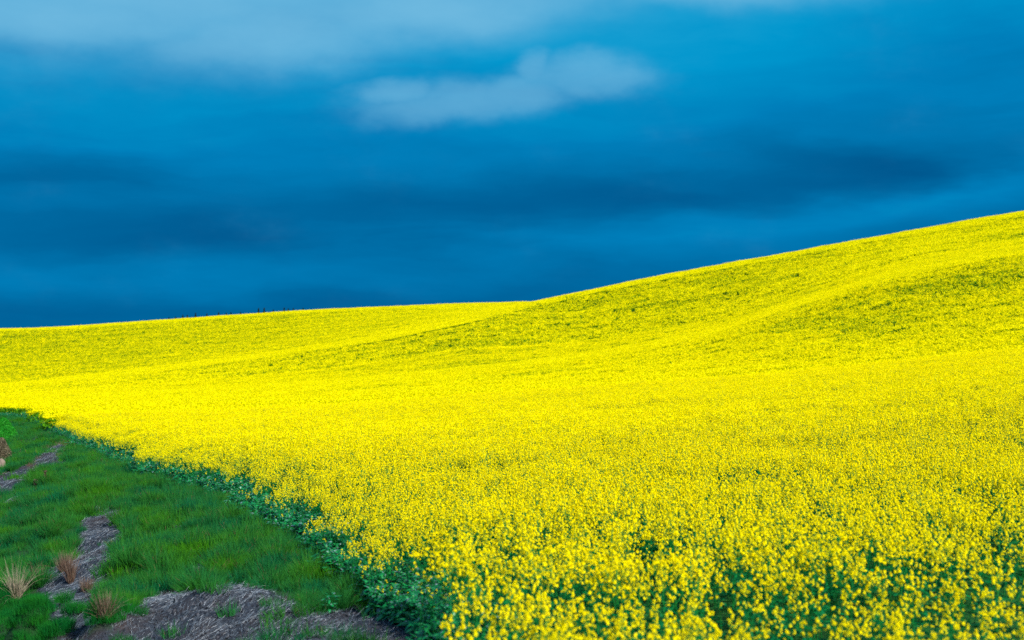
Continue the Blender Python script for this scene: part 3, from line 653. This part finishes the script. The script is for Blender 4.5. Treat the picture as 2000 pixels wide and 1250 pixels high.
# straw lying on the bare soil
def straw_pts(n):
    u = rr.uniform(-60, 900, n); v = rr.uniform(830, 1275, n) ; r = np.sqrt(rr.uniform(13 ** 2, 75 ** 2, n)); x = (u - 1000) / F * r
    return x, r
n = 900000; x, y = straw_pts(n); k = (rr.random(n) < np.clip(18 / y, 0, 1) ** 0.8); x, y = x[k], y[k]
d = edge_dist_fast(x, y); k = d > -0.4; x, y, d = x[k], y[k], d[k]; z = height(x, y, d); k = soil_mask(x, y, z, 0.6); x, y, z, d = x[k], y[k], z[k], d[k]
clump = vn(x, y, 0.35, 71) * 0.5 + vn(x, y, 0.12, 72) * 0.5 + vn(x, y, 1.2, 73) * 0.4; k = rr.random(len(x)) < 0.25 + 0.75 * sm((clump + 0.55) / 0.9) ; x, y, z = x[k], y[k], z[k]
if len(x) > 70000: k = rr.permutation(len(x))[:70000]; x, y, z = x[k], y[k], z[k]
n = len(x); print('straws', n)
uq, vq = to_px(x, y, z); flat = (uq < 215) & (vq > 1135)
ang = np.where(flat, 0.15, 1.15) + 0.6 * vn(x, y, 0.5, 74) + rr.normal(0, 0.5, n)
L = rr.uniform(0.05, 0.24, n) * np.where(flat, 1.7, 1); gxh = (height(x + .05, y) - height(x - .05, y)) / .1; gyh = (height(x, y + .05) - height(x, y - .05)) / .1
dr = np.stack([np.cos(ang), np.sin(ang), gxh * np.cos(ang) + gyh * np.sin(ang) + rr.normal(0, 0.16, n)], 1)
base = np.stack([x, y, z + rr.uniform(0.002, 0.03, n)], 1)
q1 = ribbons(base, unit(dr), L, rr.uniform(0.0015, 0.0040, n), rr.normal(0, 0.08, n), 2, 0.6)
ck = rr.integers(0, n, 16000); cc = base[ck] + rr.normal(0, 0.06, (len(ck), 3)) * np.array([1, 1, 0]); cc[:, 2] = height(cc[:, 0], cc[:, 1]) + 0.006
clods = add_obj('soil_crumbs', quads_mesh('soil_crumbs', [(rnd_quads(cc, 0.035 * rr.uniform(0.3, 1.4, len(cc)), rr), 0)]), [M_CLOD]); tag(clods, 'crumbs and small clods of dark soil among the straw', 'soil crumbs', kind='stuff')
straw = add_obj('straw', quads_mesh('straw', [(q1, 0)]), [M_STRAW]); tag(straw, 'pale grey straw and stubble strewn over the bare soil', 'straw', kind='stuff')

# ------------------------------------------------------------------ single clumps, tussocks and other things on the bank
def clump(name, u, v, n, h, spread, w, mat, label, cat, tilt=0.35, bend=0.25, parts=(), seed=1, group=None):
    x, y = ground_at(u, v); root = empty(name, (x, y, hv(x, y)))
    add_obj('blades', tuft(seed, n, h, spread, w, mat, tilt, bend, 4), [mat], root)
    for (pn, pnn, ph, ps, pw, pm, pt) in parts:
        add_obj(pn, tuft(seed + 50, pnn, ph, ps, pw, pm, pt, 0.25, 4), [pm], root)
    return tag(root, label, cat, group)
PXM = lambda v_px, y: v_px / F * y
clump('dry_tussock', 32, 1168, 180, 0.90, 0.07, 0.007, M_DRY, 'tall pale straw coloured grass tussock with arching blades, growing out of green grass', 'tussock', 0.42, 0.25, [('dead_base', 112, 0.255, 0.06, 0.006, M_RUST, 0.3)], 701)
clump('dry_tussock', 74, 1134, 240, 0.403, 0.10, 0.006, M_RUST, 'short faded brown tussock with green blades round its foot beside the straw', 'tussock', 0.25, 0.2, [('green_blades', 112, 0.225, 0.13, 0.007, M_GRASS, 0.3)], 702)
clump('dry_tussock', 126, 1116, 340, 0.496, 0.09, 0.006, M_RUST, 'wide brown tussock at the top of the straw patch, touching a narrower one', 'tussock', 0.3, 0.2, [('pale_blades', 48, 0.540, 0.07, 0.005, M_DRY, 0.3)], 703)
clump('dry_tussock', 138, 1140, 260, 0.651, 0.045, 0.006, M_RUST, 'narrow upright dark brown tussock on bare soil in front of a wider brown one', 'tussock', 0.12, 0.1, [('dark_base', 80, 0.180, 0.05, 0.006, M_BROWN, 0.2)], 704)
clump('dry_tussock', 169, 1156, 260, 0.341, 0.08, 0.006, M_RUST, 'small rust red grass tussock amid pale straw', 'tussock', 0.3, 0.15, [('pale_blades', 48, 0.375, 0.07, 0.004, M_DRY, 0.35)], 705)
clump('dry_tussock', 205, 1207, 300, 0.465, 0.08, 0.006, M_RUST, 'spiky brown tussock behind the bright green grass mound, with long pale blades', 'tussock', 0.3, 0.2, [('pale_blades', 44, 0.690, 0.08, 0.005, M_DRY, 0.4)], 706)
for i, (u, v, n, h, sp, mt, lb) in enumerate([
        (527, 1184, 200, 0.20, 0.13, M_GRASS, 'small round green clump standing alone on the soil below the grass edge'),
        (610, 1198, 420, 0.34, 0.26, M_GRASS, 'large feathery green clump spilling from the grass onto the bare soil'),
        (577, 1216, 110, 0.10, 0.14, M_GRASS, 'low flat green clump on the soil below the largest feathery clump'),
        (672, 1262, 320, 0.32, 0.17, M_GRASS, 'feathery green clump on bare soil at the bottom edge of the photo'),
        (712, 1262, 200, 0.24, 0.13, M_GRASS, 'reddish green clump at the bottom edge beside a bigger feathery one'),
        (722, 1194, 240, 0.24, 0.14, M_GRASS, 'green feathery clump at the foot of the broad crop leaves'),
        (279, 1200, 150, 0.16, 0.08, M_MOSSY, 'little bright green clump between grass and straw covered soil'),
        (215, 1112, 160, 0.09, 0.08, M_MOSSY, 'tiny dark green cushion on the edge of the straw channel'),
        (640, 1160, 280, 0.30, 0.2, M_GRASS, 'dense green clump on the bank just above the largest feathery clump')]):
    clump('horsetail_clump', u, v, n, h, sp, 0.005, mt, lb, 'grass clump', 0.3, 0.15, (), 720 + i, 'feathery green clumps on bare soil')
# leafy weed beside the feathery clump
x, y = ground_at(645, 1197); root = empty('leafy_weed', (x, y, hv(x, y))); rw = np.random.default_rng(77); n = 34; a = rw.uniform(0, 6.28, n)
b0 = np.stack([0.05 * np.cos(a), 0.05 * np.sin(a), rw.uniform(0.02, 0.26, n)], 1)
add_obj('leaves', quads_mesh('leaves', [(leaf_quads(b0, a, rw.uniform(0, 0.9, n), rw.uniform(0.06, 0.12, n), rw.uniform(0.03, 0.05, n), rw), 0)]), [M_EDGE], root)
add_obj('stem', quads_mesh('stem', [(tube(np.zeros((3, 3)), np.array([[0.03, 0, .27], [-.04, .02, .2], [0, -.05, .22]]), 0.006), 0)]), [M_STEM], root)
tag(root, 'small leafy weed with rounded leaves on soil beside the feathery clump', 'weed')
for i, (u, v, h, lb) in enumerate([(88, 944, 0.42, 'taller dark brown dead stalk standing in the green bank'), (70, 955, 0.34, 'shorter dark brown dead stalk in the green bank, left of a taller one')]):
    x, y = ground_at(u, v); root = empty('dead_stalk', (x, y, hv(x, y))); rw = np.random.default_rng(90 + i); z = np.linspace(0, h, 5)
    P = np.stack([rw.normal(0, .01, 5), rw.normal(0, .01, 5), z], 1)
    add_obj('stem', quads_mesh('stem', [(tube(P[:-1], P[1:], 0.02), 0)]), [M_BROWN], root)
    c = np.stack([rw.normal(0, .035, 160), rw.normal(0, .035, 160), rw.uniform(.08, 1, 160) * h], 1)
    add_obj('seed_head', quads_mesh('seed_head', [(rnd_quads(c, 0.035, rw), 0)]), [M_BROWN], root); tag(root, lb, 'dead stalk')
# bright green round shrub, tan tussock and boulder at the left rim
def dome_bush(name, u, v, rad_px, h_px, mat, label, cat, seed, nleaf, ls):
    x, y = ground_at(u, v); s = PXM(rad_px, y); h = PXM(h_px, y); rw = np.random.default_rng(seed); root = empty(name, (x, y, hv(x, y)))
    d = unit(rw.normal(size=(nleaf, 3))); d[:, 2] = np.abs(d[:, 2]); rad = 1 - np.abs(rw.normal(0, 0.10, nleaf)) + 0.10 * np.sin(d[:, 0] * 5) * np.cos(d[:, 1] * 6)
    c = d * rad[:, None] * np.array([s, s, h]); add_obj('foliage', quads_mesh('foliage', [(rnd_quads(c, ls * rw.uniform(.6, 1.3, nleaf), rw), 0)]), [mat], root)
    P1 = unit(rw.normal(size=(9, 3)) + np.array([0, 0, 1.2])) * np.array([s, s, h]) * 0.85
    add_obj('stems', quads_mesh('stems', [(tube(np.zeros((9, 3)), P1, 0.03), 0)]), [M_BARK], root); return tag(root, label, cat)
dome_bush('round_shrub', -2, 868, 35, 50, M_BUSH, 'smooth bright green round shrub at the left rim below the field', 'shrub', 81, 42000, 0.055)
dome_bush('dry_bush', -2, 908, 24, 50, M_HAY, 'tan dried bush at the left rim below the bright green shrub', 'bush', 82, 22000, 0.05)
x, y = ground_at(0, 918); s = PXM(13, y)
import bmesh
bm = bmesh.new(); bmesh.ops.create_icosphere(bm, subdivisions=4, radius=1)
for vtx in bm.verts:
    p = vtx.co; k = 1 + 0.22 * math.sin(3.1 * p.x + 1) * math.cos(2.7 * p.y) + 0.10 * math.sin(7 * p.z + 3 * p.x) + 0.04 * math.sin(17 * p.y + 9 * p.x)
    vtx.co = Vector((p.x * s, p.y * s * 0.9, max(p.z, -0.4) * s * 1.1)) * k
me = bpy.data.meshes.new('boulder'); bm.to_mesh(me); bm.free()
mb = bpy.data.materials.new('stone_tan'); mb.use_nodes = True; T = NT(mb.node_tree); nz = T.noise(None, 6, 6, 0.7)
T.put(T.n['Principled BSDF'].inputs['Base Color'], T.mix(nz, (0.09, 0.07, 0.06, 1), (0.20, 0.16, 0.13, 1))); T.n['Principled BSDF'].inputs['Roughness'].default_value = 0.9
o = add_obj('boulder', me, [mb]); o.location = (x, y, hv(x, y) + s * 0.3); tag(o, 'pinkish tan boulder at the left rim in front of the dried bush', 'boulder')

# ------------------------------------------------------------------ conifers beyond the far hill
def make_conifer(seed):
    rw = np.random.default_rng(seed); root = empty('conifer_tree', (0, 0, 0)); n = 900; z = rw.uniform(0.12, 1, n) ** 0.8
    a = rw.uniform(0, 6.28, n); k = (1.02 - z) * 0.26 * (0.6 + 0.4 * np.sin(z * 34 + rw.uniform(0, 6)) ) * np.sqrt(rw.random(n)) + 0.01
    c = np.stack([np.cos(a) * k, np.sin(a) * k, z], 1)
    add_obj('crown', quads_mesh('crown', [(rnd_quads(c, 0.055, rw), 0)]), [M_TREE], root)
    add_obj('trunk', quads_mesh('trunk', [(tube(np.array([[0, 0, 0.]]), np.array([[0, 0, .95]]), 0.035), 0)]), [M_BARK], root); return root
CT = [make_conifer(900 + i) for i in range(4)]; used = set()
TR = [(357, 4.5, None), (366, 3.5, None), (382, 7.0, 'lone tall dark conifer on the far crest, left of the conspicuous pair'), (404, 4.0, None), (427, 5.0, None), (442, 3.0, None), (451, 3.0, None), (470, 2.5, None),
      (505, 7.5, 'left and taller conifer of the conspicuous pair on the far crest'), (516, 7.0, 'right conifer of the conspicuous pair on the far crest'), (534, 3.2, None), (555, 5.0, 'tallest conifer right of the conspicuous pair on the far crest'), (563, 3.0, None), (573, 3.4, None), (592, 2.2, None), (330, 2.0, None), (343, 2.2, None)]
for j, (u, hp, lb) in enumerate(TR):
    k = j % 4; o = CT[k] if k not in used else copy_tree(CT[k]); used.add(k); y = 775.0 + 12 * math.sin(j * 2.3); x = (u - 1000) / F * y; zb = hv(x, y)
    top = (HOR - (float(R0(u)) - 1.5 - hp)) / F * y; s = top - zb
    o.location = (x, y, zb); o.scale = (s * 0.8, s * 0.8, s); o.rotation_euler = (0, 0, j * 1.3)
    tag(o, lb or 'small dark conifer tip barely showing over the crest of the far yellow hill', 'conifer', 'conifers beyond the far hill')
